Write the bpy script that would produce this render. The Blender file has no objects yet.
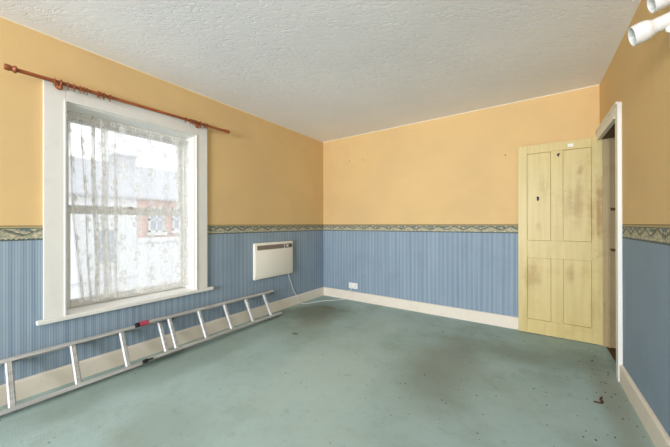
import bpy, bmesh, math, random
from mathutils import Vector, Matrix
random.seed(7)
PI = math.pi
SC = bpy.context.scene
COL = SC.collection

# ------------------------------------------------------------------ room measures (metres)
XL, XR, YB, YF = -2.729, 0.530, 3.605, -4.40      # left, right, back, front wall faces
H = 2.439                                          # ceiling height
EYE = 1.13
BH = 0.1275                                        # baseboard height
D0, D1 = 1.025, 1.124                              # wallpaper border, bottom and top

# ------------------------------------------------------------------ node helpers
class S:
    """a shader value with arithmetic"""
    def __init__(s, nt, sock): s.nt, s.k = nt, sock
    def m(s, op, *a, clamp=False):
        n = s.nt.nodes.new('ShaderNodeMath'); n.operation = op; n.use_clamp = clamp
        for i, v in enumerate((s,) + a):
            if isinstance(v, S): s.nt.links.new(v.k, n.inputs[i])
            else: n.inputs[i].default_value = float(v)
        return S(s.nt, n.outputs[0])
    def __add__(s, o): return s.m('ADD', o)
    def __sub__(s, o): return s.m('SUBTRACT', o)
    def __mul__(s, o): return s.m('MULTIPLY', o)
    def __truediv__(s, o): return s.m('DIVIDE', o)
    __radd__ = __add__; __rmul__ = __mul__
    def __rsub__(s, o): return (s * -1.0) + o
    def gt(s, o): return s.m('GREATER_THAN', o)
    def lt(s, o): return s.m('LESS_THAN', o)
    def frac(s): return s.m('FRACT')
    def abs(s): return s.m('ABSOLUTE')
    def sin(s): return s.m('SINE')
    def clamp(s): return s.m('MAXIMUM', 0.0).m('MINIMUM', 1.0)
    def smooth(s, a, b):
        n = s.nt.nodes.new('ShaderNodeMapRange'); n.interpolation_type = 'SMOOTHSTEP'
        s.nt.links.new(s.k, n.inputs[0]); n.inputs[1].default_value = a; n.inputs[2].default_value = b
        return S(s.nt, n.outputs[0])

class Mat:
    def __init__(s, name, rough=0.6, color=(.8, .8, .8), metallic=0.0, spec=0.5):
        s.m = bpy.data.materials.new(name); s.m.use_nodes = True
        s.nt = s.m.node_tree; s.b = s.nt.nodes['Principled BSDF']
        s.b.inputs['Roughness'].default_value = rough
        s.b.inputs['Metallic'].default_value = metallic
        s.b.inputs['Specular IOR Level'].default_value = spec
        s.b.inputs['Base Color'].default_value = (*color, 1)
        s._c = None
    def pos(s):
        if s._c is None:
            t = s.nt.nodes.new('ShaderNodeTexCoord'); x = s.nt.nodes.new('ShaderNodeSeparateXYZ')
            s.nt.links.new(t.outputs['Object'], x.inputs[0])
            s._c = (t.outputs['Object'], S(s.nt, x.outputs[0]), S(s.nt, x.outputs[1]), S(s.nt, x.outputs[2]))
        return s._c
    def vec(s, x, y, z):
        n = s.nt.nodes.new('ShaderNodeCombineXYZ')
        for i, v in enumerate((x, y, z)):
            if isinstance(v, S): s.nt.links.new(v.k, n.inputs[i])
            else: n.inputs[i].default_value = v
        return n.outputs[0]
    def noise(s, scale, vec=None, detail=3, rough=.55, dist=0.0):
        n = s.nt.nodes.new('ShaderNodeTexNoise')
        n.inputs['Scale'].default_value = scale; n.inputs['Detail'].default_value = detail
        n.inputs['Roughness'].default_value = rough; n.inputs['Distortion'].default_value = dist
        s.nt.links.new(vec if vec is not None else s.pos()[0], n.inputs['Vector'])
        return S(s.nt, n.outputs['Fac'])
    def voro(s, scale, vec=None, feature='F1'):
        n = s.nt.nodes.new('ShaderNodeTexVoronoi'); n.feature = feature
        n.inputs['Scale'].default_value = scale
        s.nt.links.new(vec if vec is not None else s.pos()[0], n.inputs['Vector'])
        return S(s.nt, n.outputs['Distance'])
    def mix(s, f, a, b, blend='MIX'):
        n = s.nt.nodes.new('ShaderNodeMix'); n.data_type = 'RGBA'; n.blend_type = blend
        for i, v in ((0, f), (6, a), (7, b)):
            if isinstance(v, S): s.nt.links.new(v.k, n.inputs[i])
            elif hasattr(v, 'is_output'): s.nt.links.new(v, n.inputs[i])
            elif i == 0: n.inputs[0].default_value = v
            else: n.inputs[i].default_value = (*v, 1)
        return n.outputs[2]
    def base(s, c): s.nt.links.new(c, s.b.inputs['Base Color']); return s
    def rough(s, f): s.nt.links.new(f.k, s.b.inputs['Roughness']); return s
    def bump(s, h, strength=.3, dist=.01):
        n = s.nt.nodes.new('ShaderNodeBump'); n.inputs['Strength'].default_value = strength
        n.inputs['Distance'].default_value = dist
        s.nt.links.new(h.k, n.inputs['Height']); s.nt.links.new(n.outputs[0], s.b.inputs['Normal']); return s

def srgb(r, g, b):
    f = lambda c: (c / 12.92) if c <= .04045 else ((c + .055) / 1.055) ** 2.4
    return (f(r / 255), f(g / 255), f(b / 255))

# ------------------------------------------------------------------ materials
def mat_wallpaper(name='wallpaper', stripe=1.0):
    M = Mat(name, .75, spec=.25)
    P, x, y, z = M.pos()
    u = x + y
    # upper painted paper
    n1 = M.noise(1.6, detail=4); n2 = M.noise(9, detail=3)
    up = M.mix(n1.smooth(.3, .72), srgb(222, 190, 135), srgb(214, 183, 132))
    up = M.mix(n2.smooth(.55, .8) * .25, up, srgb(208, 178, 128))
    up = M.mix(z.gt(H - .009), up, srgb(230, 218, 192))
    # striped lower paper
    st = (u * (2 * PI / .0128)).sin() * .5 + .5
    wob = M.noise(1.0, M.vec(u * 6.0, z * .3, 9.0), detail=1)
    v0 = (u * (2 * PI / .052) + wob * 5.0).sin() * .5 + .5
    v1 = M.noise(1.0, M.vec(u * 60.0, z * .55, 0.0), detail=2)
    v2 = M.noise(1.0, M.vec(u * 9.0, z * .8, 3.0), detail=2)
    blot = M.noise(3.2, detail=4)
    f = (st * .46 + v1.smooth(.3, .7) * .22 + v0 * .26 + v2.smooth(.3, .7) * .10)
    if stripe < 1: f = (f - .5) * stripe + .42
    lo = M.mix(f.clamp(), srgb(104, 128, 150), srgb(166, 182, 196))
    lo = M.mix(blot.smooth(.5, .8) * .35, lo, srgb(120, 138, 150))
    scuff = M.noise(26, detail=4).smooth(.70, .78)
    lo = M.mix(scuff * .45, lo, srgb(84, 98, 108))
    # border
    t = (z - D0) / (D1 - D0)
    nb = M.noise(1.0, M.vec(u * 46.0, z * 60.0, 1.0), detail=3)
    nc = M.noise(1.0, M.vec(u * 30.0, z * 34.0, 7.0), detail=2)
    bc = M.mix(nb.smooth(.35, .65), srgb(132, 136, 118), srgb(204, 194, 166))
    bc = M.mix(nc.smooth(.52, .62) * .7, bc, srgb(166, 168, 142))
    w = ((u / .19).frac() - .5).abs() * 2.0
    w2 = ((u / .19 + .5).frac() - .5).abs() * 2.0
    chev = 1.0 - (t - (w * .42 + .36) + (nb - .5) * .5).abs().smooth(.03, .15)
    leaf = (1.0 - (t - .72 + (nc - .5) * .3).abs().smooth(.04, .13)) * w2.smooth(.5, .75)
    bc = M.mix(chev * .72, bc, srgb(48, 62, 66))
    bc = M.mix(leaf * .75, bc, srgb(58, 88, 104))
    dots = M.voro(1.0, M.vec(u * 38.0, z * 42.0, 0.0)).smooth(.12, .3)
    bc = M.mix((1.0 - dots) * .6, bc, srgb(196, 176, 150))
    scal = (u * (2 * PI / .022)).sin() * .035 + .12
    bc = M.mix(t.lt(scal) * .85, bc, srgb(54, 76, 84))
    bc = M.mix(t.gt(.84), bc, srgb(176, 160, 118))
    bc = M.mix((t - .82).abs().lt(.025), bc, srgb(88, 94, 86))
    bc = M.mix(t.gt(.955), bc, srgb(104, 82, 48))
    c = M.mix(z.gt(D0), lo, bc); c = M.mix(z.gt(D1), c, up)
    M.base(c)
    M.bump(M.noise(60, detail=3) + st * z.lt(D0) * .5, .12, .004)
    return M.m

def mat_ceiling():
    M = Mat('ceiling_artex', .85, spec=.2)
    P, x, y, z = M.pos()
    a = x * .82 + y * .57; b = y * .82 - x * .57
    h = M.noise(1.0, M.vec(a * 5.0, b * 22.0, 0.0), detail=4, rough=.55, dist=.7)
    h2 = M.noise(1.0, M.vec(a * 16.0, b * 50.0, 4.0), detail=3, dist=.4)
    patch = M.noise(2.2, detail=2).smooth(.33, .55)
    ridge = (h - .5).abs().smooth(0.0, .035)
    hh = (1.0 - ridge) * patch * .9 + h2 * .5
    big = M.noise(.9, detail=3)
    M.base(M.mix(big.smooth(.3, .7), srgb(238, 238, 242), srgb(246, 246, 249)))
    M.bump(hh * -1.0, .24, .010)
    return M.m

STAINS_AND_LIGHT = [  # x, y, radius_x, radius_y, strength : worn and dirty patches of the carpet, plus light painted pale on its middle
]
def mat_carpet():
    M = Mat('carpet', .97, spec=.05)
    P, x, y, z = M.pos()
    big = M.noise(.8, detail=4, dist=.4); mid = M.noise(3.0, detail=5, rough=.65); fine = M.noise(220, detail=2)
    c = M.mix(big.smooth(.32, .68), srgb(162, 185, 183), srgb(178, 201, 200))
    c = M.mix(mid.smooth(.42, .72) * .62, c, srgb(150, 166, 158))
    warp = (M.noise(2.4, detail=4) - .5) * .9
    for (sx, sy, rx, ry, k, col) in STAINS_AND_LIGHT:
        dx = (x - sx) / rx; dy = (y - sy) / ry
        d = (dx * dx + dy * dy).m('SQRT') + warp
        c = M.mix((1.0 - d.smooth(.25, 1.05)) * k, c, srgb(*col))
    sp = M.voro(7.0); sn = M.noise(5.0, detail=1)
    speck = sp.lt(.045) * sn.gt(.5)
    c = M.mix(speck * .7, c, srgb(60, 58, 50))
    sm = M.noise(30, detail=4).smooth(.64, .74)
    c = M.mix(sm * .45, c, srgb(112, 122, 112))
    sm2 = M.noise(11, detail=5, rough=.7).smooth(.56, .72)
    c = M.mix(sm2 * .30, c, srgb(128, 140, 130))
    c = M.mix(fine * .22, c, srgb(140, 160, 155))
    M.base(c); M.bump(fine, .5, .006)
    return M.m

def mat_paint(name, col, dirt, rough=.45, amt=.35, scale=9.0):
    M = Mat(name, rough, spec=.35)
    n = M.noise(scale, detail=5, rough=.65)
    c = M.mix(n.smooth(.5, .78) * amt, srgb(*col), srgb(*dirt))
    s = M.noise(48, detail=3).smooth(.74, .80)
    c = M.mix(s * .6, c, srgb(120, 104, 84))
    M.base(c); M.bump(M.noise(24, detail=3), .08, .004)
    return M.m

def mat_door():
    M = Mat('old_yellow_paint', .42, spec=.4)
    P, x, y, z = M.pos()
    g = M.noise(1.0, M.vec(x * 26.0, y * 26.0, z * 1.6), detail=4)
    n = M.noise(4.0, detail=5, rough=.65)
    c = M.mix(g.smooth(.35, .7) * .5, srgb(214, 196, 136), srgb(198, 178, 116))
    c = M.mix(n.smooth(.52, .74) * .45, c, srgb(192, 166, 100))
    w = (M.noise(9.0, detail=5, rough=.7) - .5) * 2.2
    # worn brown handling marks (door's own coordinates: x from its free edge, z up)
    for (sx, sz, rx, rz, k) in ((.625, 1.22, .075, .40, .95), (.48, 1.36, .055, .30, .62), (.40, 1.30, .05, .16, .45), (.22, 1.5, .05, .2, .3),
                               (.50, 1.62, .03, .07, .55), (.12, .60, .09, .17, .6), (.43, .62, .05, .10, .55), (.17, 1.10, .03, .05, .4), (.60, .35, .05, .22, .3)):
        dx = (x - sx) / rx; dz = (z - sz) / rz
        d = (dx * dx + dz * dz).m('SQRT') + w
        c = M.mix((1.0 - d.smooth(.1, 1.15)) * g.smooth(.25, .55) * k, c, srgb(170, 138, 82))
    sp = M.noise(38, detail=2).smooth(.76, .80)
    c = M.mix(sp * .7, c, srgb(86, 62, 34))
    M.base(c); M.bump(g, .1, .004)
    return M.m

def mat_metal():
    M = Mat('aluminium', .5, (.8, .8, .79), metallic=.45)
    P, x, y, z = M.pos()
    n = M.noise(1.0, M.vec(x * 40.0, y * 4.0, z * 40.0), detail=4)
    M.base(M.mix(n.smooth(.35, .7), srgb(180, 182, 182), srgb(206, 208, 208)))
    M.rough(n * .25 + .38)
    return M.m

def mat_wood():
    M = Mat('varnished_pine', .32, spec=.5)
    P, x, y, z = M.pos()
    n = M.noise(1.0, M.vec(x * 60.0, y * 5.0, z * 60.0), detail=4, dist=.6)
    M.base(M.mix(n.smooth(.3, .7), srgb(168, 94, 50), srgb(126, 64, 32)))
    return M.m

def mat_lace():
    M = Mat('lace_net', .9, spec=0)
    nt = M.nt
    uv = nt.nodes.new('ShaderNodeUVMap'); sx = nt.nodes.new('ShaderNodeSeparateXYZ')
    nt.links.new(uv.outputs[0], sx.inputs[0])
    u, v = S(nt, sx.outputs[0]), S(nt, sx.outputs[1])            # metres along the cloth
    # upright floral sprays on a fine net
    cu = (u / .112).frac() - .5; row = ((u / .112).m('FLOOR') * .5).frac()
    cv = ((v / .30) + row).frac() - .5
    w = (M.noise(1.0, M.vec(u * 42.0, v * 42.0, 0.0), detail=2) - .5)
    px = cu * 1.12; py = cv * 3.0                             # decimetres
    stem = (1.0 - (px + (py * 5.0).sin() * .06 + w * .08).abs().smooth(.02, .07)) * py.abs().lt(.85)
    def blossom(cx, cy, r):
        a = px - cx; b = py - cy; d = (a * a + b * b).m('SQRT') + w * .14
        return 1.0 - (d - r).abs().smooth(.03, .10)
    pat = stem * .7 + blossom(.05, .45, .17) + blossom(.05, .45, .07) * .8 + blossom(-.10, -.05, .12) + blossom(.12, -.45, .10)
    leaf = M.voro(1.0, M.vec(u * 70.0, v * 45.0, 0.0)).smooth(.5, .2) * M.noise(1.0, M.vec(u * 20.0, v * 7.0, 5.0), detail=2).smooth(.55, .62)
    low = v.smooth(.75, .1)                                   # heavier lace towards the hem
    veil = M.noise(1.0, M.vec(u * 55.0, v * 40.0, 2.0), detail=3).smooth(.44, .60)
    pat = (pat + leaf * .55 + veil * low * .22).clamp()
    line = 1.0 - ((u / .056).frac() - .5).abs().smooth(.02, .06)
    hem = v.lt(.02) + v.gt(1.40)
    fac = (pat * .50 + line * .22 + hem * .3 + .31).clamp()
    tr = nt.nodes.new('ShaderNodeBsdfTransparent'); df = nt.nodes.new('ShaderNodeBsdfDiffuse')
    tl = nt.nodes.new('ShaderNodeBsdfTranslucent'); m1 = nt.nodes.new('ShaderNodeMixShader'); m2 = nt.nodes.new('ShaderNodeMixShader')
    for n_ in (df, tl): n_.inputs['Color'].default_value = (*srgb(230, 228, 224), 1)
    m1.inputs[0].default_value = .5
    nt.links.new(df.outputs[0], m1.inputs[1]); nt.links.new(tl.outputs[0], m1.inputs[2])
    nt.links.new(fac.k, m2.inputs[0]); nt.links.new(tr.outputs[0], m2.inputs[1]); nt.links.new(m1.outputs[0], m2.inputs[2])
    nt.links.new(m2.outputs[0], nt.nodes['Material Output'].inputs['Surface'])
    return M.m

def mat_glass():
    M = Mat('window_glass'); nt = M.nt
    tr = nt.nodes.new('ShaderNodeBsdfTransparent'); gl = nt.nodes.new('ShaderNodeBsdfGlossy'); mx = nt.nodes.new('ShaderNodeMixShader')
    tr.inputs[0].default_value = (.96, .97, .97, 1); gl.inputs['Roughness'].default_value = .02
    P = M.pos()[0]
    nz = M.noise(6, detail=4)
    f = nz.smooth(.4, .8) * .05 + .04
    nt.links.new(f.k, mx.inputs[0]); nt.links.new(tr.outputs[0], mx.inputs[1]); nt.links.new(gl.outputs[0], mx.inputs[2])
    nt.links.new(mx.outputs[0], nt.nodes['Material Output'].inputs['Surface'])
    return M.m

def mat_brick():
    M = Mat('red_brick', .9); nt = M.nt
    P, x, y, z = M.pos()
    b = nt.nodes.new('ShaderNodeTexBrick'); b.inputs['Scale'].default_value = 4.4
    b.inputs['Color1'].default_value = (*srgb(206, 172, 160), 1); b.inputs['Color2'].default_value = (*srgb(216, 184, 172), 1)
    b.inputs['Mortar'].default_value = (*srgb(214, 206, 198), 1); b.inputs['Mortar Size'].default_value = .015
    nt.links.new(M.vec(y, z, 0.0), b.inputs['Vector']); M.base(b.outputs[0])
    return M.m

def mat_slate():
    M = Mat('slate_roof', .8); P, x, y, z = M.pos()
    rows = ((z / .14).frac()).lt(.16); n = M.noise(5, detail=3)
    M.base(M.mix(rows * .35, M.mix(n, srgb(188, 190, 194), srgb(204, 204, 207)), srgb(164, 166, 170)))
    return M.m

W = dict(
    paper=mat_wallpaper(), plainpaper=mat_wallpaper('wallpaper_faded', .16), ceil=mat_ceiling(), door=mat_door(), alu=mat_metal(), wood=mat_wood(), lace=mat_lace(), glass=mat_glass(),
    brick=mat_brick(), slate=mat_slate(),
    white=mat_paint('white_gloss', (228, 227, 222), (204, 202, 194), .38, .3),
    sash=mat_paint('weathered_sash_white', (226, 226, 223), (182, 177, 168), .5, .5, 7.0),
    skirt=mat_paint('cream_gloss', (231, 223, 209), (214, 202, 182), .4, .4),
    jamb=mat_paint('cream_jamb', (188, 168, 128), (160, 138, 98), .45, .5),
    heater=mat_paint('heater_cream', (242, 238, 226), (234, 228, 212), .35, .2, 3.0),
    plastic=mat_paint('white_plastic', (240, 239, 235), (230, 228, 222), .3, .15, 4.0),
    grille=mat_paint('grey_brown_grille', (140, 128, 116), (112, 100, 90), .6, .4),
    dark=mat_paint('dark_rubber', (36, 34, 32), (52, 48, 44), .6, .4),
    red=mat_paint('red_plastic', (178, 66, 88), (140, 50, 68), .45, .4),
    iron=mat_paint('rusty_iron', (92, 70, 48), (118, 84, 54), .6, .5),
    grey=mat_paint('render_white', (232, 232, 232), (218, 218, 218), .8, .3, 1.2),
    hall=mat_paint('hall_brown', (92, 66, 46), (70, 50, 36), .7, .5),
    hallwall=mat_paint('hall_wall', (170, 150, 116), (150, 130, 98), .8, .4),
    tarmac=mat_paint('tarmac', (190, 190, 190), (170, 170, 170), .9, .4, 2.0),
    pane=mat_paint('far_window_glass', (176, 184, 194), (190, 196, 204), .2, .3, 1.0),
    lamp=mat_paint('lamp_white', (222, 223, 222), (212, 213, 212), .35, .15, 4.0),
    bulb=mat_paint('frosted_bulb', (226, 232, 232), (214, 222, 222), .25, .2),
    bark=mat_paint('brown_scrap', (84, 56, 36), (58, 40, 28), .8, .5),
    brass=mat_paint('worn_brass', (128, 104, 60), (86, 66, 38), .4, .5),
)

# ------------------------------------------------------------------ mesh helpers
def BM(): return bmesh.new()

def box(bm, x0, x1, y0, y1, z0, z1, bev=0.0, seg=2, mat=None):
    g = bmesh.ops.create_cube(bm, size=1.0)
    vs = g['verts']
    for v in vs:
        v.co = Vector(((x0 + x1) / 2 + v.co.x * (x1 - x0), (y0 + y1) / 2 + v.co.y * (y1 - y0), (z0 + z1) / 2 + v.co.z * (z1 - z0)))
    if bev > 0:
        es = list({e for v in vs for e in v.link_edges})
        r = bmesh.ops.bevel(bm, geom=es, offset=bev, segments=seg, profile=.5, affect='EDGES')
        vs = list({v for f in r['faces'] for v in f.verts} | {v for v in vs if v.is_valid})
    if mat is not None:
        for v in vs: v.co = mat @ v.co
    return vs

def frame_basis(d):
    d = d.normalized()
    a = Vector((0, 0, 1)) if abs(d.z) < .9 else Vector((0, 1, 0))
    s = d.cross(a).normalized(); t = s.cross(d).normalized()
    return d, s, t

def lathe(bm, origin, axis, prof, n=24):
    """prof: (distance along axis, radius)"""
    d, s, t = frame_basis(Vector(axis)); o = Vector(origin); rings = []
    for (h, r) in prof:
        if r < 1e-6: rings.append([bm.verts.new(o + d * h)])
        else: rings.append([bm.verts.new(o + d * h + (s * math.cos(2 * PI * k / n) + t * math.sin(2 * PI * k / n)) * r) for k in range(n)])
    for a, b in zip(rings, rings[1:]):
        for k in range(n):
            k2 = (k + 1) % n
            if len(a) == 1 and len(b) == 1: continue
            if len(a) == 1: bm.faces.new((a[0], b[k2], b[k]))
            elif len(b) == 1: bm.faces.new((a[k], a[k2], b[0]))
            else: bm.faces.new((a[k], a[k2], b[k2], b[k]))
    for rg, flip in ((rings[0], True), (rings[-1], False)):
        if len(rg) > 1: bm.faces.new(rg if not flip else rg[::-1])

def catmull(pts, n=8):
    P = [Vector(p) for p in pts]; out = []
    for i in range(len(P) - 1):
        p0 = P[max(i - 1, 0)]; p1 = P[i]; p2 = P[i + 1]; p3 = P[min(i + 2, len(P) - 1)]
        for k in range(n):
            t = k / n
            out.append(.5 * ((2 * p1) + (p2 - p0) * t + (2 * p0 - 5 * p1 + 4 * p2 - p3) * t * t + (3 * p1 - p0 - 3 * p2 + p3) * t ** 3))
    out.append(P[-1]); return out

def tube(bm, pts, r, n=8):
    rings = []; P = [Vector(p) for p in pts]
    for i, p in enumerate(P):
        d = (P[min(i + 1, len(P) - 1)] - P[max(i - 1, 0)])
        d, s, t = frame_basis(d)
        rings.append([bm.verts.new(p + (s * math.cos(2 * PI * k / n) + t * math.sin(2 * PI * k / n)) * r) for k in range(n)])
    for a, b in zip(rings, rings[1:]):
        for k in range(n): bm.faces.new((a[k], a[(k + 1) % n], b[(k + 1) % n], b[k]))
    bm.faces.new(rings[0][::-1]); bm.faces.new(rings[-1])

def torus(bm, o, axis, R, r, n=24, m=8):
    d, s, t = frame_basis(Vector(axis)); o = Vector(o); rings = []
    for i in range(n):
        a = 2 * PI * i / n; c = s * math.cos(a) + t * math.sin(a)
        rings.append([bm.verts.new(o + c * (R + r * math.cos(2 * PI * k / m)) + d * r * math.sin(2 * PI * k / m)) for k in range(m)])
    for i in range(n):
        a, b = rings[i], rings[(i + 1) % n]
        for k in range(m): bm.faces.new((a[k], a[(k + 1) % m], b[(k + 1) % m], b[k]))

def prism(bm, prof, axis, a, b):
    """closed 2-D profile (p,q) swept along axis from a to b; axis y: p=x,q=z; axis x: p=y,q=z; axis z: p=x,q=y"""
    def P(p, q, h): return {'y': (p, h, q), 'x': (h, p, q), 'z': (p, q, h)}[axis]
    A = [bm.verts.new(P(p, q, a)) for p, q in prof]; B = [bm.verts.new(P(p, q, b)) for p, q in prof]
    n = len(prof)
    for k in range(n): bm.faces.new((A[k], A[(k + 1) % n], B[(k + 1) % n], B[k]))
    bm.faces.new(A[::-1]); bm.faces.new(B)

def obj(name, bm, m, parent=None, smooth=False, loc=None):
    bmesh.ops.recalc_face_normals(bm, faces=bm.faces[:])
    me = bpy.data.meshes.new(name); bm.to_mesh(me); bm.free()
    me.materials.append(W[m] if isinstance(m, str) else m)
    o = bpy.data.objects.new(name, me); COL.objects.link(o)
    if smooth:
        for p in me.polygons: p.use_smooth = True
        me.set_sharp_from_angle(angle=math.radians(38))
    if parent is not None:
        o.parent = parent                                   # mesh given in the thing's own coordinates
    if loc is not None: o.location = loc
    return o

def tag(o, label, cat, group=None, kind=None):
    o['label'] = label; o['category'] = cat
    if group: o['group'] = group
    if kind: o['kind'] = kind
    return o

def thing(name, label, cat, loc=(0, 0, 0), rot=(0, 0, 0), group=None, kind=None):
    o = bpy.data.objects.new(name, None); COL.objects.link(o); o.empty_display_size = .1
    o.location = loc; o.rotation_euler = rot
    return tag(o, label, cat, group, kind)

def dup(root, loc, label, rot=None):
    r = root.copy(); COL.objects.link(r); r.location = loc; r['label'] = label
    if rot: r.rotation_euler = rot
    for ch in list(root.children):
        c = ch.copy(); COL.objects.link(c); c.parent = r
        for g in list(ch.children):
            d = g.copy(); COL.objects.link(d); d.parent = c
    return r

# ------------------------------------------------------------------ room shell
WY0, WY1, WZ0, WZ1 = .556, 1.508, .470, 2.010            # window_1 opening in wall_left
DY0, DY1, DZ = 2.872, 3.545, 1.905                        # doorway in wall_right
T = .30                                                   # thickness of the outer walls
V2X0, V2X1, V2Z0, V2Z1 = -1.65, .42, .60, 2.22            # fill_window opening in wall_front, added unseen for fill light

bm = BM()
box(bm, XL - T, XL, YF - T, WY0, 0, H); box(bm, XL - T, XL, WY1, YB + T, 0, H)
box(bm, XL - T, XL, WY0, WY1, 0, WZ0); box(bm, XL - T, XL, WY0, WY1, WZ1, H)
tag(obj('wall_left', bm, 'paper'), 'window wall, cream-yellow above, patterned border and blue striped paper below', 'wall', kind='structure')
bm = BM(); box(bm, XL, XR + 1.6, YB, YB + T, 0, H)
tag(obj('wall_back', bm, 'paper'), 'far wall, yellow above a border and blue striped paper, behind the open door', 'wall', kind='structure')
bm = BM()
box(bm, XR, XR + .115, YF - T, DY0 - .03, 0, H); box(bm, XR, XR + .115, DY0 - .03, YB, DZ + .03, H); box(bm, XR, XR + .115, DY1 + .02, YB, 0, DZ + .03)
tag(obj('wall_right', bm, 'plainpaper'), 'right wall with doorway, yellow above border and blue paper', 'wall', kind='structure')
bm = BM()
box(bm, XL, V2X0, YF - T, YF, 0, H); box(bm, V2X1, XR, YF - T, YF, 0, H)
box(bm, V2X0, V2X1, YF - T, YF, 0, V2Z0); box(bm, V2X0, V2X1, YF - T, YF, V2Z1, H)
tag(obj('wall_front', bm, 'paper'), 'wall behind the camera with the added fill window', 'wall', kind='structure')
bm = BM(); box(bm, XL - T, XR + .115, YF - T, YB + T, H, H + .15)
tag(obj('ceiling', bm, 'ceil'), 'off-white swirled plaster ceiling', 'ceiling', kind='structure')

# ceiling also over the hall beyond the door
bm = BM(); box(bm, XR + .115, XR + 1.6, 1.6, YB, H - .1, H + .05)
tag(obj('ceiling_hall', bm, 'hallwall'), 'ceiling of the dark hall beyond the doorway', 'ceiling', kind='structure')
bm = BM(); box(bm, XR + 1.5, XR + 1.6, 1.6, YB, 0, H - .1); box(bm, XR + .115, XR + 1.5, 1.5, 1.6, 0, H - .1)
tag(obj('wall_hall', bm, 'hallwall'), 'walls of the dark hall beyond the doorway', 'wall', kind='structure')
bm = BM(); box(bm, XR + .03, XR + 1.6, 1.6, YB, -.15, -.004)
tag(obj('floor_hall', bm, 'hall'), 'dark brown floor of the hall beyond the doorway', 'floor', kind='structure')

# carpet: patches read off the floor
STAINS_AND_LIGHT += [(-1.30, 1.75, .62, .95, .60, (192, 213, 208)), (-1.38, 2.85, .30, .62, .50, (190, 211, 206)), (-.80, 1.10, .45, .45, .35, (188, 208, 203)), (.05, 2.15, .40, .30, .30, (184, 204, 199)),  # pale patches; the central ones put floor light into the colour
           (-2.30, 2.80, .55, .62, .85, (116, 122, 104)), (-2.02, 2.35, .34, .40, .45, (136, 146, 132)), (-.56, 2.35, .36, .85, .62, (134, 140, 128)), (-.15, 2.90, .50, .26, .55, (134, 142, 130)),
           (-2.42, 1.30, .34, 1.7, .55, (132, 148, 138)), (-1.72, .75, .34, .30, .40, (146, 158, 148)), (.43, 2.45, .13, .85, .55, (140, 138, 120)),
           (-2.0, 2.16, .055, .035, .8, (92, 84, 70)), (-2.25, 3.08, .16, .07, .5, (112, 104, 84)), (.3, 3.1, .3, .3, .4, (126, 134, 122))]
W['carpet'] = mat_carpet()
bm = BM(); box(bm, XL - T, XR + .03, YF - T, YB + T, -.15, 0)
tag(obj('floor', bm, 'carpet'), 'worn grey-green fitted carpet with stains', 'floor', kind='structure')

def skirting(name, label, prof_axis, face, sgn, a, b):
    bm = BM(); t = .019
    pr = [(face, 0), (face + sgn * t, 0), (face + sgn * t, BH - .012), (face + sgn * (t - .004), BH - .003), (face + sgn * (t - .009), BH), (face, BH)]
    prism(bm, pr, prof_axis, a, b)
    tag(obj(name, bm, 'skirt'), label, 'baseboard', kind='structure')
skirting('baseboard_left', 'cream skirting board under the window wall behind the ladder', 'y', XL, 1, YF, YB)
skirting('baseboard_back', 'cream skirting board along the far wall', 'x', YB, -1, XL + .019, .40)
skirting('baseboard_right', 'cream skirting board along the right wall', 'y', XR, -1, YF, 2.80)
skirting('baseboard_front', 'cream skirting board behind the camera', 'x', YF, 1, XL + .019, XR - .019)

# ------------------------------------------------------------------ window_1 (sash window in the left wall)
w1 = thing('window_1', 'white sash window in the left wall behind a lace curtain', 'window', (XL, 1.03, .47), kind='structure')
ox, oy, oz = -XL, -1.03, -.47
def wbox(bm, x0, x1, y0, y1, z0, z1, bev=.003): box(bm, x0 + ox, x1 + ox, y0 + oy, y1 + oy, z0 + oz, z1 + oz, bev)
AP = .025
bm = BM()                                                  # architrave: flat board, raised outer bead, inner bead
SZ = .487
for (a0, a1, b) in ((.446, .560, -1), (1.504, 1.622, 1)):
    wbox(bm, XL, XL + AP, a0, a1, SZ, 2.118)
    if b < 0: wbox(bm, XL + AP - .004, XL + AP + .006, .548, .560, SZ, 2.010)
    else: wbox(bm, XL + AP - .004, XL + AP + .006, 1.504, 1.516, SZ, 2.010)
wbox(bm, XL, XL + AP, .560, 1.504, 2.006, 2.118)
wbox(bm, XL + AP - .004, XL + AP + .006, .548, 1.516, 2.003, 2.015)
wbox(bm, XL + AP - .006, XL + AP + .010, .440, 1.628, 2.108, 2.122)
obj('architrave', bm, 'white', w1)
bm = BM()                                                  # box lining inside the wall
wbox(bm, XL - .28, XL, WY0 - .0, WY0 + .012, WZ0, WZ1, .001); wbox(bm, XL - .28, XL, WY1 - .012, WY1, WZ0, WZ1, .001)
wbox(bm, XL - .28, XL, WY0 + .012, WY1 - .012, WZ1 - .014, WZ1, .001)
for y0, y1 in ((WY0 + .012, WY0 + .032), (WY1 - .032, WY1 - .012)):
    wbox(bm, XL - .178, XL - .160, y0, y1, WZ0 + .02, WZ1 - .014, .002)    # staff bead
wbox(bm, XL - .178, XL - .160, WY0 + .012, WY1 - .012, WZ1 - .040, WZ1 - .014, .002)
obj('lining', bm, 'white', w1)
bm = BM()
wbox(bm, XL - .28, XL + .001, WY0 + .0125, WY1 - .0125, SZ - .030, SZ, 0); wbox(bm, XL, XL + .042, .412, 1.682, SZ - .030, SZ, .006)
obj('window_sill', bm, 'white', w1)
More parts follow.
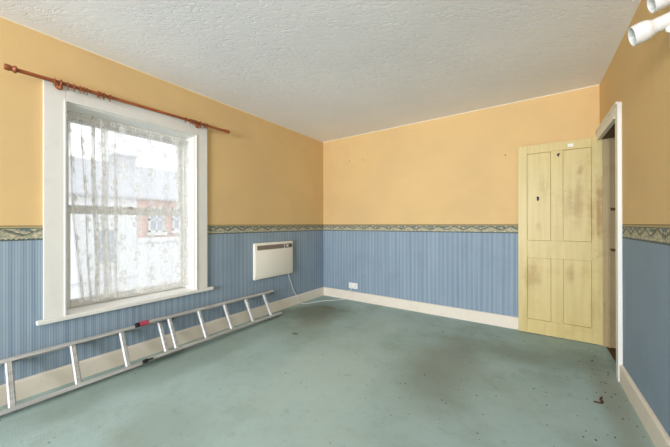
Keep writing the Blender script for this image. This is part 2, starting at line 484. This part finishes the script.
def sash(name, xc, z0, z1, rails, mat):
    y0, y1, st = WY0 + .013, WY1 - .013, .058
    bm = BM()
    wbox(bm, xc - .02, xc + .02, y0, y0 + st, z0, z1, .004); wbox(bm, xc - .02, xc + .02, y1 - st + .020, y1, z0, z1, .004)
    wbox(bm, xc - .02, xc + .02, y0 + st, y1 - st + .02, z0, z0 + rails[0], .004); wbox(bm, xc - .02, xc + .02, y0 + st, y1 - st + .02, z1 - rails[1], z1, .004)
    s = obj(name, bm, mat, w1)
    bm = BM(); wbox(bm, xc - .003, xc + .003, y0 + st - .006, y1 - st + .026, z0 + rails[0] - .006, z1 - rails[1] + .006, 0)
    obj('pane', bm, 'glass', s)
    return s
sash('lower_sash', XL - .200, .490, 1.262, (.062, .048), 'sash')
sash('upper_sash', XL - .245, 1.222, 1.996, (.062, .06), 'sash')
bm = BM(); lathe(bm, (XL - .2 + ox, 1.03 + oy, 1.262 + oz), (0, 0, 1), [(0, .016), (.006, .016), (.010, .010), (.022, .012), (.026, .006), (.027, 0)], 16)
obj('sash_fastener', bm, 'brass', w1, True)

# ------------------------------------------------------------------ fill_window (unseen, added behind the camera for fill light)
w2 = thing('fill_window', 'unseen wide window added behind the camera for fill light', 'window', ((V2X0 + V2X1) / 2, YF, V2Z0), kind='structure')
cx2 = (V2X0 + V2X1) / 2; hw = (V2X1 - V2X0) / 2; hh = V2Z1 - V2Z0
bm = BM()
for a, b in ((-hw, -hw + .06), (-.03, .03), (hw - .06, hw)): box(bm, a, b, -.16, -.10, 0, hh, .004)
for a, b in ((-hw + .06, -.03), (.03, hw - .06)):
    box(bm, a, b, -.16, -.10, 0, .06, .004); box(bm, a, b, -.16, -.10, hh - .06, hh, .004)
obj('frame', bm, 'white', w2)
for a, b in ((-hw + .06, -.03), (.03, hw - .06)):
    bm = BM(); box(bm, a, b, -.133, -.127, .06, hh - .06); obj('pane', bm, 'glass', w2)

# ------------------------------------------------------------------ doorway and door
bm = BM()
AX = XR - .025
def arch(bm, ya, yb, za, zb): box(bm, AX, XR, ya, yb, za, zb, .004); 
arch(bm, 2.805, 2.872, 0, 1.995)                            # near upright
arch(bm, 2.872, YB - .004, 1.900, 1.995)                    # head
arch(bm, DY1 + .012, YB - .003, 0, 1.900)                   # far upright, behind the door
box(bm, AX - .008, AX + .01, 2.805, YB - .004, 1.982, 1.999, .003)
box(bm, AX - .006, AX + .01, 2.880, YB - .004, 1.900, 1.912, .003)
tag(obj('trim_1', bm, 'white'), 'white moulded architrave around the doorway in the right wall', 'door frame', kind='structure')
bm = BM()
box(bm, XR, XR + .115, DY0 - .028, DY0, 0, DZ + .02, .001); box(bm, XR, XR + .115, DY1, DY1 + .02, 0, DZ + .02, .001)
box(bm, XR + .045, XR + .060, DY1 - .012, DY1, 0, DZ, .002)
tag(obj('trim_2', bm, 'jamb'), 'cream painted lining inside the doorway', 'door lining', kind='structure')

DW, DH, DT = .655, 1.925, .034
d1 = thing('door_1', 'old yellow four-panel door standing open against the far wall', 'door', (-.114, 3.533, .008), (0, 0, math.radians(.55)), kind='structure')
st, mu0, mu1, st2 = .079, .273, .369, .078
rails = [(0, .142), (.772, .950), (1.838, DH)]
bm = BM()
box(bm, 0, st, 0, DT, 0, DH, .003); box(bm, DW - st2, DW, 0, DT, 0, DH, .003)
for z0, z1 in rails: box(bm, st, DW - st2, .0006, DT - .0006, z0, z1, .0025)
box(bm, mu0, mu1, .0006, DT - .0006, rails[0][1], rails[1][0], .0025); box(bm, mu0, mu1, .0006, DT - .0006, rails[1][1], rails[2][0], .0025)
obj('door_leaf', bm, 'door', d1)
for (xa, xb) in ((st, mu0), (mu1, DW - st2)):
    for (za, zb) in ((rails[0][1], rails[1][0]), (rails[1][1], rails[2][0])):
        bm = BM(); g = .0015
        box(bm, xa + g, xb - g, .011, DT - .011, za + g, zb - g, .001)
        obj('door_panel', bm, 'door', d1)
def blot(bm, cx, cz, w, h, y=-.0012, n=9, seed=1):
    r = random.Random(seed); vs = []
    for k in range(n):
        a = 2 * PI * k / n; q = .75 + .5 * r.random()
        vs.append((cx + math.cos(a) * w * q, cz + math.sin(a) * h * q))
    prism(bm, [(p, q) for p, q in vs], 'y', y, y + .002)
def prism_xz(bm, pts, ya, yb):
    prism(bm, pts, 'y', ya, yb)
bm = BM(); blot(bm, .332, 1.795, .010, .017, -.002, seed=3); blot(bm, .341, 1.806, .007, .006, -.002, seed=5)
o = obj('screw_hole', bm, 'dark', d1); o['label'] = 'ragged dark hole in the middle upright'
bm = BM(); blot(bm, .170, 1.375, .011, .024, .0095, seed=8); blot(bm, .166, 1.388, .009, .010, .0095, seed=9)
o = obj('screw_hole', bm, 'dark', d1); o['label'] = 'ragged dark hole in the upper left panel'
bm = BM(); box(bm, .405, .447, -.0012, .001, 1.862, 1.892, .0005)
o = obj('cover_plate', bm, 'plastic', d1); o['label'] = 'small pale plate on the top rail'
for hz in (.30, 1.56):
    bm = BM(); lathe(bm, (DW + .004, .002, hz), (0, 0, 1), [(0, 0), (.001, .006), (.09, .006), (.091, 0)], 12)
    box(bm, DW - .001, DW + .002, .002, DT - .002, hz, hz + .09)
    obj('hinge', bm, 'jamb', d1)

def bracket(loc, label):
    t = thing('jamb_bracket', label, 'bracket', loc, group='brackets on the door jamb')
    bm = BM(); box(bm, -.012, .026, -.004, 0, -.016, .006, .001); obj('back_plate', bm, 'iron', t)
    bm = BM(); tube(bm, catmull([(-.02, -.018, .004), (-.006, -.022, .004), (.010, -.022, .003), (.018, -.016, 0), (.020, -.002, -.010)], 5), .0055, 8); obj('catch', bm, 'iron', t, True)
bracket((.606, DY1 - .0005, 1.262), 'upper small dark metal catch on the door jamb')
bracket((.606, DY1 - .0005, .892), 'lower small dark metal catch on the door jamb')

bm = BM(); box(bm, XR, XR + .115, DY0, DY1, DZ, DZ + .028, .001)  # dark colour here paints the shade under the doorway head
tag(obj('trim_3', bm, 'hall'), 'head lining across the top of the doorway, its shade painted dark brown', 'door lining', kind='structure')

# ------------------------------------------------------------------ net curtain
def curtain():
    bm = BM(); uv = bm.loops.layers.uv.new('UVMap')
    n, m = 560, 50; y0, y1, z0, z1 = .575, 1.492, .530, 1.972
    X0 = XL - .095
    def bunch(t): return min(1.0, .35 + max(0.0, 1 - abs(t - .03) / .06) * .6 + max(0.0, 1 - abs(t - .24) / .12) * .9) * min(1.0, max(0.0, (.40 - t) / .08))
    def phase(t, v): return 2 * PI * (13 * min(t, .40) + 6 * max(0, t - .40)) + .4 * math.sin(v * 4 + t * 20)
    def off(t, v):
        d = bunch(t)
        return (.004 + .020 * d) * math.sin(phase(t, v)) + .004 * math.sin(t * 23 + v * 4)
    def yy(t, v):
        d = bunch(t)
        loop = .019 * d * math.sin(2 * phase(t, v) + .6) + .024 * d * math.sin(phase(t, v) + 1.2)      # cloth folded back on itself
        sweep = .075 * (1 - v) ** 1.3 * max(0.0, 1 - t / .34) + .010 * math.sin(t * 17 + 1) * (1 - v)
        p = y0 + (y1 - y0) * t + (loop + .006 * math.sin(v * 9 + t * 30) * d) * min(1, t * 25) + sweep * min(1, (1 - t) * 12)
        return max(y0, min(y1, p))
    G = []; U = []
    for j in range(m + 1):
        v = j / m; row = []; ur = []; L = 0; prev = None
        for i in range(n + 1):
            t = i / n; p = Vector((X0 + off(t, v), yy(t, v), z0 + (z1 - z0) * v + (1 - v) * .006 * math.sin(t * 30)))
            if prev is not None: L += (p - prev).length
            prev = p; row.append(bm.verts.new(p)); ur.append(L)
        G.append(row); U.append(ur)
    for j in range(m):
        for i in range(n):
            f = bm.faces.new((G[j][i], G[j][i + 1], G[j + 1][i + 1], G[j + 1][i]))
            for lp, (a, b) in zip(f.loops, ((j, i), (j, i + 1), (j + 1, i + 1), (j + 1, i))):
                lp[uv].uv = (U[a][b], (z1 - z0) * a / m)
    o = obj('net_curtain', bm, 'lace', None, True)
    tag(o, 'white floral lace net curtain hanging inside the sash window', 'curtain')
    return o
curtain()
bm = BM(); tube(bm, [(XL - .095, WY0 + .013, 1.968), (XL - .095, WY1 - .013, 1.968)], .0045, 10)
tag(obj('curtain_wire', bm, 'plastic', None, True), 'thin white wire across the window head holding the net curtain', 'curtain wire')

# ------------------------------------------------------------------ wooden curtain pole
RX, RZ = XL + .085, 2.098
pole = thing('curtain_pole', 'varnished orange-brown wooden curtain pole above the window', 'curtain pole', (XL, 1.03, 2.09))
def L(x, y, z): return (x - XL, y - 1.03, z - 2.09)
RZa, RZb = 2.098, 2.112
def pz(y): return RZa + (RZb - RZa) * (y - .28) / 1.53
bm = BM(); a = L(RX, .318, pz(.318)); b = L(RX, 1.785, pz(1.785))
lathe(bm, a, Vector(b) - Vector(a), [(0, .0125), ((Vector(b) - Vector(a)).length, .0125)], 20)
obj('rod', bm, 'wood', pole, True)
fin = [(0, .0125), (.003, .021), (.010, .0235), (.016, .021), (.021, .016), (.027, .0155), (.031, .0185), (.050, .0185), (.055, .015), (.057, 0)]
for y, s in ((.320, -1), (1.783, 1)):
    k = 1.0 if s < 0 else .95
    bm = BM(); lathe(bm, L(RX, y, pz(y)), (0, s, 0), [(h * k, r * k) for h, r in fin], 20); obj('finial', bm, 'wood', pole, True)
for y in (.520, 1.512):
    bm = BM()
    lathe(bm, L(XL + .0255, y, pz(y) - .012), (1, 0, 0), [(0, .020), (.008, .021), (.014, .017), (.020, .012), (.040, .011), (.050, .012)], 20)
    torus(bm, L(RX, y, pz(y)), (0, 1, 0), .0170, .0055, 24, 10)
    lathe(bm, L(RX - .004, y, pz(y) - .040), (0, 0, 1), [(0, 0), (.001, .008), (.010, .011), (.022, .009)], 16)
    obj('bracket', bm, 'wood', pole, True)
def ring(y, lbl, tilt=0.0):
    t = thing('curtain_ring', lbl, 'curtain ring', (RX, y, pz(y) - .0021), (tilt * .4, 0, tilt), group='curtain rings on the wooden pole')
    bm = BM(); torus(bm, (0, 0, 0), (0, 1, 0), .0187, .0039, 24, 8); obj('hoop', bm, 'wood', t, True)
    bm = BM(); torus(bm, (0, 0, -.027), (1, 0, 0), .0042, .0014, 12, 6); obj('screw_eye', bm, 'brass', t, True)
    return t
r0 = ring(.488, 'wooden curtain ring left of the left-hand bracket on the pole')
spots = [(.556, 'first wooden curtain ring right of the left-hand bracket'), (.590, 'second wooden curtain ring right of the left-hand bracket'),
         (.622, 'third wooden ring right of the left-hand bracket, leftmost of a close trio'), (.641, 'fourth wooden ring right of the left-hand bracket, middle of a close trio'),
         (.659, 'fifth wooden ring right of the left-hand bracket, last of a close trio'),
         (.722, 'sixth wooden ring right of the left-hand bracket, over the window glass'), (.734, 'seventh wooden ring right of the left-hand bracket, over the window glass'),
         (.757, 'eighth wooden ring right of the left-hand bracket, over the window glass'), (.795, 'last of the wooden rings clustered at the left half of the pole'),
         (1.372, 'wooden ring furthest left in the right-hand bunch of rings'), (1.418, 'second wooden ring in the right-hand bunch'), (1.438, 'third wooden ring in the right-hand bunch'),
         (1.458, 'fourth wooden ring in the right-hand bunch'), (1.478, 'wooden ring tight against the left of the right-hand bracket'),
         (1.556, 'wooden ring just right of the right-hand bracket'), (1.582, 'wooden ring furthest right on the pole')]
rr = random.Random(4)
for y, lb in spots: dup(r0, (RX, y, pz(y) - .0021), lb, (0, 0, rr.uniform(-.22, .22)))

# ------------------------------------------------------------------ panel heater
hy0, hy1, hz0, hz1 = 2.200, 2.857, .463, .901
ht = thing('panel_heater', 'cream electric panel heater on the blue wall near the corner', 'heater', (XL, (hy0 + hy1) / 2, hz0))
wy = (hy1 - hy0) / 2; hh_ = hz1 - hz0
bm = BM(); box(bm, .008, .044, -wy, wy, 0, hh_, .011, 3); obj('casing', bm, 'heater', ht, True)
bm = BM(); box(bm, .040, .049, -wy + .014, wy - .010, .030, hh_ - .098, .003, 2); obj('front_panel', bm, 'heater', ht, True)
bm = BM()
box(bm, .0425, .0450, -wy + .040, wy - .170, hh_ - .086, hh_ - .030, .001)
for k in range(5):
    z = hh_ - .081 + k * .0105; box(bm, .044, .0470, -wy + .042, wy - .172, z, z + .004)
o = obj('outlet_grille', bm, 'grille', ht); o['label'] = 'dark slatted outlet grille'
bm = BM(); box(bm, .0425, .0455, wy - .160, wy - .020, hh_ - .086, hh_ - .030, .001)
cp = obj('control_panel', bm, 'grille', ht); cp['label'] = 'dark control panel at the right'
bm = BM(); lathe(bm, (.0450, wy - .055, hh_ - .058), (1, 0, 0), [(0, .016), (.007, .014), (.008, 0)], 20); obj('thermostat_knob', bm, 'dark', cp, True)
bm = BM(); box(bm, .0450, .0480, wy - .130, wy - .095, hh_ - .068, hh_ - .046, .001); obj('switch', bm, 'grey', cp)
for q in (-wy + .09, wy - .13):
    bm = BM(); box(bm, 0, .010, q, q + .04, .06, hh_ - .06); obj('wall_bracket', bm, 'iron', ht)

# ------------------------------------------------------------------ socket and cable
so = thing('wall_socket', 'white double plug socket on the far wall above the skirting', 'socket', (-2.172, YB, .214))
bm = BM(); box(bm, -.074, .074, -.012, 0, -.043, .043, .004, 2); obj('face_plate', bm, 'plastic', so, True)
for sx in (-.04, .04):
    bm = BM()
    box(bm, sx - .003, sx + .003, -.0126, -.010, .006, .016); box(bm, sx - .014, sx - .007, -.0126, -.010, -.014, -.010); box(bm, sx + .007, sx + .014, -.0126, -.010, -.014, -.010)
    obj('socket_holes', bm, 'dark', so)
    bm = BM(); box(bm, sx * .55 - .006, sx * .55 + .006, -.016, -.010, .018, .036, .002); obj('rocker_switch', bm, 'plastic', so)
cab = thing('heater_cable', 'thin white flex running from the heater over the floor to the socket', 'cable', (-2.6, 3.2, 0))
pts = [(-2.705, 2.790, .472), (-2.708, 2.792, .44), (-2.716, 2.845, .33), (-2.718, 2.905, .20), (-2.704, 2.955, .115), (-2.698, 2.995, .03), (-2.66, 3.03, .004), (-2.60, 3.11, .0035), (-2.545, 3.25, .0035),
       (-2.47, 3.36, .0035), (-2.38, 3.45, .0035), (-2.325, 3.52, .0035), (-2.292, 3.570, .012), (-2.270, 3.580, .05), (-2.240, 3.582, .105), (-2.218, 3.590, .140), (-2.200, 3.598, .172)]
bm = BM(); tube(bm, [Vector(p) - Vector((-2.6, 3.2, 0)) for p in catmull(pts, 8)], .0035, 8); obj('flex', bm, 'plastic', cab, True)

# ------------------------------------------------------------------ small things on the walls
def nail(name, loc, axis, label, group):
    bm = BM(); lathe(bm, (0, 0, 0), axis, [(-.004, .0025), (.007, .0025), (.007, .0065), (.010, .0055), (.011, 0)], 12)
    tag(obj(name, bm, 'bark', None, True, loc), label, 'wall plug' if 'plug' in name else 'nail', group)
nail('wall_plug', (-2.232, YB, 2.070), (0, -1, 0), 'brown wall plug high on the far wall, left of the pair by the corner', 'brown wall plugs')
nail('wall_plug', (-2.002, YB, 2.058), (0, -1, 0), 'brown wall plug high on the far wall, right of the pair by the corner', 'brown wall plugs')
nail('nail', (-.232, YB, 1.878), (0, -1, 0), 'small nail in the yellow wall left of the door top', None)

# ------------------------------------------------------------------ aluminium extension ladder lying along the wall
LA = math.radians(30.5)                                        # lean from the vertical
U = Vector((-math.sin(LA), 0, math.cos(LA))); N = Vector((math.cos(LA), 0, math.sin(LA)))
LW, SD, SB = .318, .050, .026                                # width, stile depth, stile breadth
base = Vector((XL + LW * math.sin(LA) + .012, 1.1, 0.004))
ld = thing('extension_ladder', 'aluminium extension ladder lying on its edge along the window wall', 'ladder', base)
LM = Matrix(((U.x, 0, N.x, 0), (0, 1, 0, 0), (U.z, 0, N.z, 0), (0, 0, 0, 1)))   # ladder coords: (along width, along length, out of plane)
def lean(y): return .004 + .0378 * (2.505 - y)              # the right section swings from in front of the left one back to the wall
def lbox(bm, u0, u1, y0, y1, n0, n1, bev=.002, front=False):
    vs = box(bm, u0, u1, y0 - 1.1, y1 - 1.1, n0, n1, bev, 2)
    for v in set(vs):
        if front: v.co.z += lean(v.co.y + 1.1)
        v.co = LM @ v.co
def stile(u0, y0, y1, inner, label, front=False):
    bm = BM(); w = .0035; u1 = u0 + SB                        # channel section: web and two flanges
    if inner > 0: lbox(bm, u0, u0 + w, y0, y1, 0, SD, .001, front)
    else: lbox(bm, u1 - w, u1, y0, y1, 0, SD, .001, front)
    lbox(bm, u0, u1, y0, y1, 0, w, .001, front); lbox(bm, u0, u1, y0, y1, SD - w, SD, .001, front)
    o = obj('stile', bm, 'alu', ld); o['label'] = label
def rung(y, u0, u1, front=False):
    bm = BM(); n0 = SD - .021 + (lean(y) if front else 0)
    pr = [(-.015, -.013), (.015, -.013), (.017, -.004), (.017, .006), (.010, .013), (-.010, .013), (-.017, .006), (-.017, -.004)]
    vs = []
    for u in (u0, u1): vs.append([bm.verts.new(LM @ Vector((u, y - 1.1 + p, n0 + q))) for p, q in pr])
    k = len(pr)
    for i in range(k): bm.faces.new((vs[0][i], vs[0][(i + 1) % k], vs[1][(i + 1) % k], vs[1][i]))
    bm.faces.new(vs[0][::-1]); bm.faces.new(vs[1])
    for d in (-.008, 0, .008): lbox(bm, u0 + .001, u1 - .001, y + d - .0015, y + d + .0015, n0 + .012, n0 + .0145, 0)   # tread ridges
    obj('rung', bm, 'alu', ld)
AY0, AY1, BY0, BY1 = -.42, 1.275, .985, 2.482
stile(0, AY0, AY1, 1, 'lower rail of the left section'); stile(LW - SB, AY0, AY1, -1, 'upper rail of the left section')
for y in (-.30, -.005, .288, .588, .878, 1.158): rung(y, .004, LW - .004)
stile(.002, BY0, BY1, 1, 'lower rail of the right section', True); stile(LW - SB - .002, BY0, BY1, -1, 'upper rail of the right section', True)
for y in (1.218, 1.494, 1.776, 2.052, 2.322): rung(y, .006, LW - .006, True)
bm = BM(); lbox(bm, LW - SB - .006, LW + .003, .985, 1.048, SD - .020, SD + .006, .005, True)
o = obj('guide_cap', bm, 'red', ld); o['label'] = 'red plastic guide cap on the upper rail'
bm = BM(); lbox(bm, LW - SB - .006, LW + .001, .955, .984, SD - .030, SD + .002, .004, True); obj('stop_bracket', bm, 'dark', ld)
bm = BM(); lbox(bm, -.004, .024, .952, .984, SD - .03, SD + .004, .004, True); lbox(bm, .006, .018, .980, 1.020, SD - .004, SD + .008, .003, True); obj('locking_hook', bm, 'dark', ld)
for u in (.001, LW - SB + .001):
    bm = BM(); lbox(bm, u, u + SB - .002, AY1 - .012, AY1 + .022, .004, SD - .002, .004); obj('end_cap', bm, 'dark', ld)
for u in (.003, LW - SB - .001):
    bm = BM(); lbox(bm, u, u + SB - .002, BY1 - .022, BY1 + .006, .002, SD - .002, .003, True); obj('end_cap', bm, 'dark', ld)

# ------------------------------------------------------------------ twin wall spotlight, upper right
sp = thing('wall_spotlight', 'white twin-headed spotlight on the right wall at the top corner of the view', 'spotlight', (XR, 1.83, 2.02))
SO = Vector((XR, 1.83, 2.02))
bm = BM(); box(bm, -.030, 0, -.035, .035, -.13, .21, .012, 3); obj('wall_bar', bm, 'plastic', sp, True)
def head(op, tail, k=1.0):
    op = Vector(op) - SO; tail = Vector(tail) - SO; ax = (tail - op); Ln = ax.length
    bm = BM(); R = .040 * k
    out = [(.0, R), (.010, R * 1.02), (.030, R * 1.04), (.044, R * 1.01), (.052, R * .93), (.058, R * .82), (.064, R * .74), (.072, R * .72), (Ln - .006, R * .72), (Ln, R * .6), (Ln + .002, 0)]
    inn = [(.050, 0), (.048, R * .35), (.030, R * .74), (.010, R * .88), (.0, R * .93)]
    lathe(bm, op, ax, inn + out, 36)
    # open the mouth: remove the cap faces that lathe closes at axis points is not needed (profile runs inner -> outer)
    h = obj('lamp_head', bm, 'lamp', sp, True)
    bm = BM(); lathe(bm, op, ax, [(.012, 0), (.013, R * .45), (.018, R * .74), (.028, R * .74), (.050, R * .40), (.051, 0)], 28); obj('bulb', bm, 'bulb', h, True)
    bm = BM(); d = ax.normalized()
    p = op + d * (Ln * .82)
    tube(bm, catmull([p + Vector((0, 0, -.015)), p + Vector((.004, 0, -.040)), Vector((-.02, p.y + .012, p.z - .052)), Vector((-.012, p.y + .014, p.z - .052))], 6), .010, 12)
    obj('knuckle_arm', bm, 'plastic', h, True)
head((.361, 1.745, 1.940), (.488, 1.742, 1.973), 1.03)
head((.424, 1.767, 2.068), (.506, 1.766, 2.092), .95)

# ------------------------------------------------------------------ scraps on the carpet
def scrap(name, x, y, ln, wd, hgt, ang, label, seed, m='bark'):
    r = random.Random(seed); bm = BM(); n = 9
    top = []; bot = []
    for i in range(n):
        t = i / (n - 1); w = wd * (.35 + .65 * math.sin(PI * min(.97, max(.06, t)))) * (.7 + .6 * r.random()); c = (t - .5) * ln; bend = .18 * ln * math.sin(t * 5 + seed)
        z = hgt * (.5 + .5 * r.random())
        top.append([bm.verts.new((c, bend - w, .0)), bm.verts.new((c, bend - w * .5, z)), bm.verts.new((c, bend + w * .5, z)), bm.verts.new((c, bend + w, .0))])
    for a, b in zip(top, top[1:]):
        for k in range(4): bm.faces.new((a[k], a[(k + 1) % 4], b[(k + 1) % 4], b[k]))
    bm.faces.new(top[0][::-1]); bm.faces.new(top[-1])
    o = obj(name, bm, m, None, True, (x, y, 0)); o.rotation_euler = (0, 0, ang)
    tag(o, label, 'debris')
SCRAPS = []

bm = BM(); rr = random.Random(11)                            # crumbs: nobody could count them
for k in range(150):
    if k < 60: y = rr.uniform(1.6, 3.4); x = XR - .03 - abs(rr.gauss(0, .10))
    else: x = rr.uniform(-1.0, .45); y = rr.uniform(1.1, 3.4)
    s = rr.uniform(.0018, .0045); g = bmesh.ops.create_icosphere(bm, subdivisions=1, radius=s)
    for v in g['verts']: v.co = Vector((v.co.x * rr.uniform(.8, 1.6), v.co.y, v.co.z * .7)) + Vector((x, y, s * .6))
tag(obj('crumbs', bm, 'bark'), 'dark crumbs of dirt scattered over the carpet near the right wall', 'debris', kind='stuff')
scrap('bark_scrap', .355, 2.44, .10, .010, .010, .9, 'curled brown scrap lying on the carpet near the right skirting', 3)

# ------------------------------------------------------------------ street outside
bm = BM(); box(bm, -40, XL - T - .02, -30, 40, -3.2, -2.9)
tag(obj('street', bm, 'tarmac'), 'grey street below the window', 'street', kind='structure')
FX = -14.0
def house(name, label, y0, y1, mat, wins, band):
    t = thing(name, label, 'house', (FX, (y0 + y1) / 2, -2.9)); o = Vector((FX, (y0 + y1) / 2, -2.9)); yc = o.y
    ez = 2.25 + 2.9
    bm = BM(); box(bm, -6, 0, y0 - yc, y1 - yc, 0, ez); obj('wall', bm, mat, t)
    bm = BM(); prism(bm, [(.25, ez - .02), (.25, ez + .06), (-3, ez + 1.95), (-6.2, ez + .06), (-6.2, ez - .02)], 'y', y0 - yc, y1 - yc); obj('roof', bm, 'slate', t)
    if band:
        bm = BM(); box(bm, 0, .16, y0 - yc, y1 - yc, band + 2.9 - .12, band + 2.9 + .10, .02); obj('cornice', bm, 'grey', t)
        bm = BM(); box(bm, -.02, .06, y0 - yc, y1 - yc, 0, band + 2.9 - .12); obj('shopfront', bm, 'grey', t)
    for (a, b, c, d) in wins:
        a -= yc; b -= yc; c += 2.9; d += 2.9
        bm = BM()
        for p, q in ((a, a + .07), ((a + b) / 2 - .025, (a + b) / 2 + .025), (b - .07, b)): box(bm, 0, .05, p, q, c, d)
        for p, q in ((c, c + .07), ((c + d) / 2 - .03, (c + d) / 2 + .03), (d - .07, d)): box(bm, 0, .05, a, b, p, q)
        box(bm, 0, .14, a - .08, b + .08, c - .14, c); 
        f = obj('window', bm, 'white', t)
        bm = BM(); box(bm, .004, .012, a + .05, b - .05, c + .05, d - .05); obj('pane', bm, 'pane', f)
    return t
house('terraced_house', 'pale rendered terraced house across the street', -1.5, 5.15, 'grey', [(.5, 1.4, -.6, 1.0), (3.75, 4.4, -.45, .95), (3.6, 4.6, -2.6, -1.5)], -.95)
hb = house('terraced_house', 'red brick terraced house across the street', 5.15, 11.5, 'brick', [(5.6, 6.25, .78, 1.9), (6.62, 7.2, .85, 1.9), (8.6, 9.3, .8, 1.9), ], .45)
bm = BM(); box(bm, -3.4, -2.6, -3.14, -2.25, 6.6, 7.55, .02); box(bm, -3.45, -2.55, -3.165, -2.20, 7.40, 7.50, .02); obj('chimney_stack', bm, 'slate', hb)

# ------------------------------------------------------------------ sky and added fill
wd = bpy.data.worlds.new('overcast_sky'); SC.world = wd; wd.use_nodes = True
bg = wd.node_tree.nodes['Background']; bg.inputs[0].default_value = (.93, .96, 1.0, 1); bg.inputs[1].default_value = 2.1

def area(name, loc, rot, sx, sy, power, color=(1, 1, 1)):
    l = bpy.data.lights.new(name, 'AREA'); l.shape = 'RECTANGLE'; l.size = sx; l.size_y = sy; l.energy = power; l.color = color
    o = bpy.data.objects.new(name, l); COL.objects.link(o); o.location = loc; o.rotation_euler = rot; return o
# fill light added just outside the panes of the unseen rear window
area('window_fill', (cx2, YF - .19, (V2Z0 + V2Z1) / 2), (PI / 2, 0, 0), V2X1 - V2X0, V2Z1 - V2Z0, 262, (.965, .955, 1.0)).data.spread = math.radians(120)

# ------------------------------------------------------------------ camera
cam = bpy.data.cameras.new('camera'); co = bpy.data.objects.new('camera', cam); COL.objects.link(co)
cam.sensor_width = 36.0; cam.lens = 282.8 / 670 * 36.0; cam.clip_start = .02; cam.clip_end = 200
yaw, pitch, roll = .6069, .0017, -.0022
fw = Vector((-math.sin(yaw) * math.cos(pitch), math.cos(yaw) * math.cos(pitch), math.sin(pitch)))
r = Vector((math.cos(yaw), math.sin(yaw), 0)); u = r.cross(fw)
r2 = r * math.cos(roll) + u * math.sin(roll); u2 = u * math.cos(roll) - r * math.sin(roll)
co.matrix_world = Matrix(((r2.x, u2.x, -fw.x, 0), (r2.y, u2.y, -fw.y, 0), (r2.z, u2.z, -fw.z, EYE), (0, 0, 0, 1)))
SC.camera = co

SC.view_settings.view_transform = 'Standard'; SC.view_settings.look = 'None'
SC.view_settings.exposure = 0.0; SC.view_settings.gamma = 1.0; SC.view_settings.use_curve_mapping = False
SC.cycles.use_denoising = True
SC.cycles.max_bounces = 14; SC.cycles.diffuse_bounces = 8; SC.cycles.transparent_max_bounces = 24
